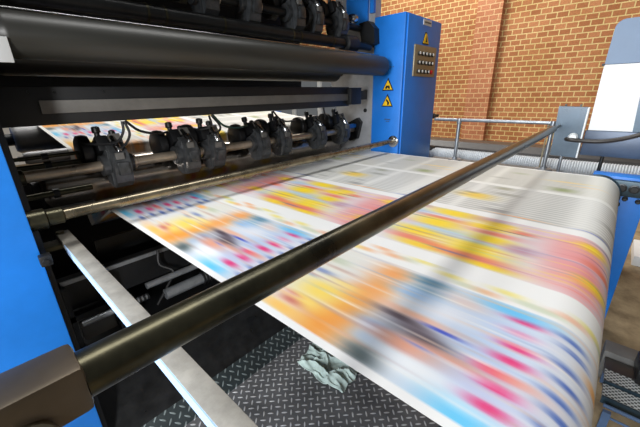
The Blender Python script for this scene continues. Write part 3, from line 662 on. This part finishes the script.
MB().prism([(.384, -.24), (.366, -.24), (.366, -.919), (.384, -.919)], 'x', 5.81, 5.98).build('bright_edge', M['white'], t)['label'] = 'lit edge coloured white'  # light on the box edge put into white colour
for y, z in ((.64, -.226), (.47, -.231)): MB().cyl((5.88, y, z), (5.88, y, z + .03), .014, 10).build('screw', M['grey'], t)
MB().cyl((5.94, .56, -FZ), (5.94, .56, -.905), .022, 14).build('post', M['galv'], t)
t = thing('power_cable', 'thick dark cable curving across the console from the metal box', 'cable', (5.8, .52, -.69))
MB().tube([(5.80, .54, -.666), (5.75, .49, -.666), (5.77, .34, -.675), (5.78, .13, -.666), (5.82, -.08, -.615), (5.85, -.30, -.52)], .027, 12).build('cable', M['tan'], t)
MB().lathe((5.82, .47, -.64), (-1, 0, 0), [(0, .06), (.04, .06), (.065, .042)], 18).build('gland', M['plate_label'], t)
tag(MB().box((8.0, -1.6, -FZ), (9.0, -.72, -3.0), bevel=.02).build('paper_stack', M['white'], origin=(8.1, -1.1, -FZ)), 'pale stack on the floor at the right edge behind the blue frame', 'stack')

# steps by the delivery end
t = thing('step_beam', 'dark grey metal beam at the foot of the blue end frame', 'beam', (4.4, -1.2, -FZ))
MB().box((4.28, -2.2, -FZ + .02), (4.52, -.42, -2.8), bevel=.012).build('beam', M['grey'], t)
t = thing('access_steps', 'perforated metal steps with a blue tube frame at lower right', 'steps', (3.8, -1.2, -FZ))
MB().box((4.00, -2.2, -2.9), (4.26, -.44, -2.86), bevel=.006).build('top_plate', M['tan'], t)
for xa, xb, z in ((3.78, 3.97, -2.84), (3.56, 3.75, -2.86)):
    tr = MB().box((xa, -2.2, z), (xb, -.44, z + .03)).build('tread', M['perf'], t)
    MB().box((xa - .015, -2.2, z - .05), (xa, -.44, z + .035)).build('nosing', M['teal'], tr)
fr = MB()
fr.tube([(3.47, -.46, -2.86), (3.47, -2.2, -2.86)], .018, 10, 0); fr.tube([(3.40, -.46, -2.92), (3.40, -2.2, -2.92)], .012, 10, 0)
fr.box((3.38, -2.2, -FZ + .02), (3.42, -2.14, -2.86)); fr.box((3.38, -.52, -FZ + .02), (3.42, -.46, -2.86)); fr.box((4.2, -2.2, -FZ + .02), (4.25, -2.14, -2.9)); fr.box((4.2, -.52, -FZ + .02), (4.25, -.46, -2.9))
fr.build('tube_frame', M['blue_dark'], t)
MB().box((3.9, -1.1, -2.80), (4.25, -.66, -2.62), bevel=.02).build('black_box', M['blackgloss'], t)

# background machine seen between clamps and beam
t = thing('background_unit', 'small blue machine post seen far behind between cross beam and clamps', 'machine', (7.6, 13, -FZ))
MB().box((7.45, 13, -FZ), (7.75, 13.3, -.4), bevel=.02).build('post', M['blue'], t)
MB().box((7.75, 13.1, -.95), (9.6, 13.2, -.85)).box((9.4, 13.1, -FZ), (9.5, 13.2, -.4)).build('rail', M['grey'], t)
tag(MB().box((9.0, 10.2, -FZ), (11.4, 11, -.9), bevel=.03).build('background_cabinet', M['steel'], origin=(10, 10.6, -FZ)), 'pale grey cabinet far behind the press clamps', 'cabinet')

# clean helper props
for o in bpy.data.objects:
    if '_o' in o: del o['_o']

# ------------------------------------------------------------------ light
w = bpy.data.worlds.new('hall'); scene.world = w; w.use_nodes = True
bg = w.node_tree.nodes['Background']; bg.inputs['Color'].default_value = (0.93, 0.97, 1.0, 1); bg.inputs['Strength'].default_value = 0.10
def area(name, loc, target, sx, sy, power, colr=(1, 1, 1)):
    l = bpy.data.lights.new(name, 'AREA'); l.shape = 'RECTANGLE'; l.size = sx * S; l.size_y = sy * S; l.energy = power; l.color = colr
    o = bpy.data.objects.new(name, l); col.objects.link(o); o.location = W(loc)
    o.rotation_euler = (W(target) - W(loc)).to_track_quat('-Z', 'Y').to_euler(); return o
area('skylight_over_web', (2.6, 2.2, 8.5), (2.6, 1.6, 0), 8, 2.4, 72, (1, .99, .97))
area('skylight_aisle', (10.5, 7.4, 8.5), (14.5, 5, 0), 3, 9, 170, (1, .97, .92))
area('window_left', (-9, 1.0, 1.5), (2, 1, -1.8), 5, 5, 260, (.9, .95, 1))
area('skylight_rear', (4, 8, 7), (3.5, 5.8, 0), 6, 4, 90, (1, .98, .94))
l = bpy.data.lights.new('panel_fill_spot', 'SPOT'); l.energy = 180; l.spot_size = math.radians(58); l.spot_blend = .6; l.shadow_soft_size = .12  # added spot to brighten the blue side housing, no lamp known there
o = bpy.data.objects.new('panel_fill_spot', l); col.objects.link(o); o.location = W((-3.0, -1.4, .8)); o.rotation_euler = (W((-.9, 2.86, -1.2)) - W((-3.0, -1.4, .8))).to_track_quat('-Z', 'Y').to_euler()

# ------------------------------------------------------------------ camera
yaw, pitch, roll, fpx = 0.744365115, 0.354481071, -0.0225687908, 320.898673
cy_, sy_, cp, sp = math.cos(yaw), math.sin(yaw), math.cos(pitch), math.sin(pitch)
fwd = Vector((cy_ * cp, sy_ * cp, -sp)); right = Vector((sy_, -cy_, 0)); up = right.cross(fwd)
cr, sr = math.cos(roll), math.sin(roll)
r2 = cr * right + sr * up; u2 = -sr * right + cr * up
cam = bpy.data.cameras.new('camera'); co = bpy.data.objects.new('camera', cam); col.objects.link(co)
mw = Matrix((r2, u2, -fwd)).transposed().to_4x4(); mw.translation = W((0, 0, 0)); co.matrix_world = mw
cam.sensor_width = 36; cam.sensor_fit = 'HORIZONTAL'; cam.lens = fpx / 640 * 36; cam.clip_start = .01; cam.clip_end = 100
scene.camera = co
scene.view_settings.view_transform = 'Standard'; scene.view_settings.look = 'None'
scene.view_settings.exposure = 0.3; scene.view_settings.gamma = 1.0; scene.view_settings.use_curve_mapping = False
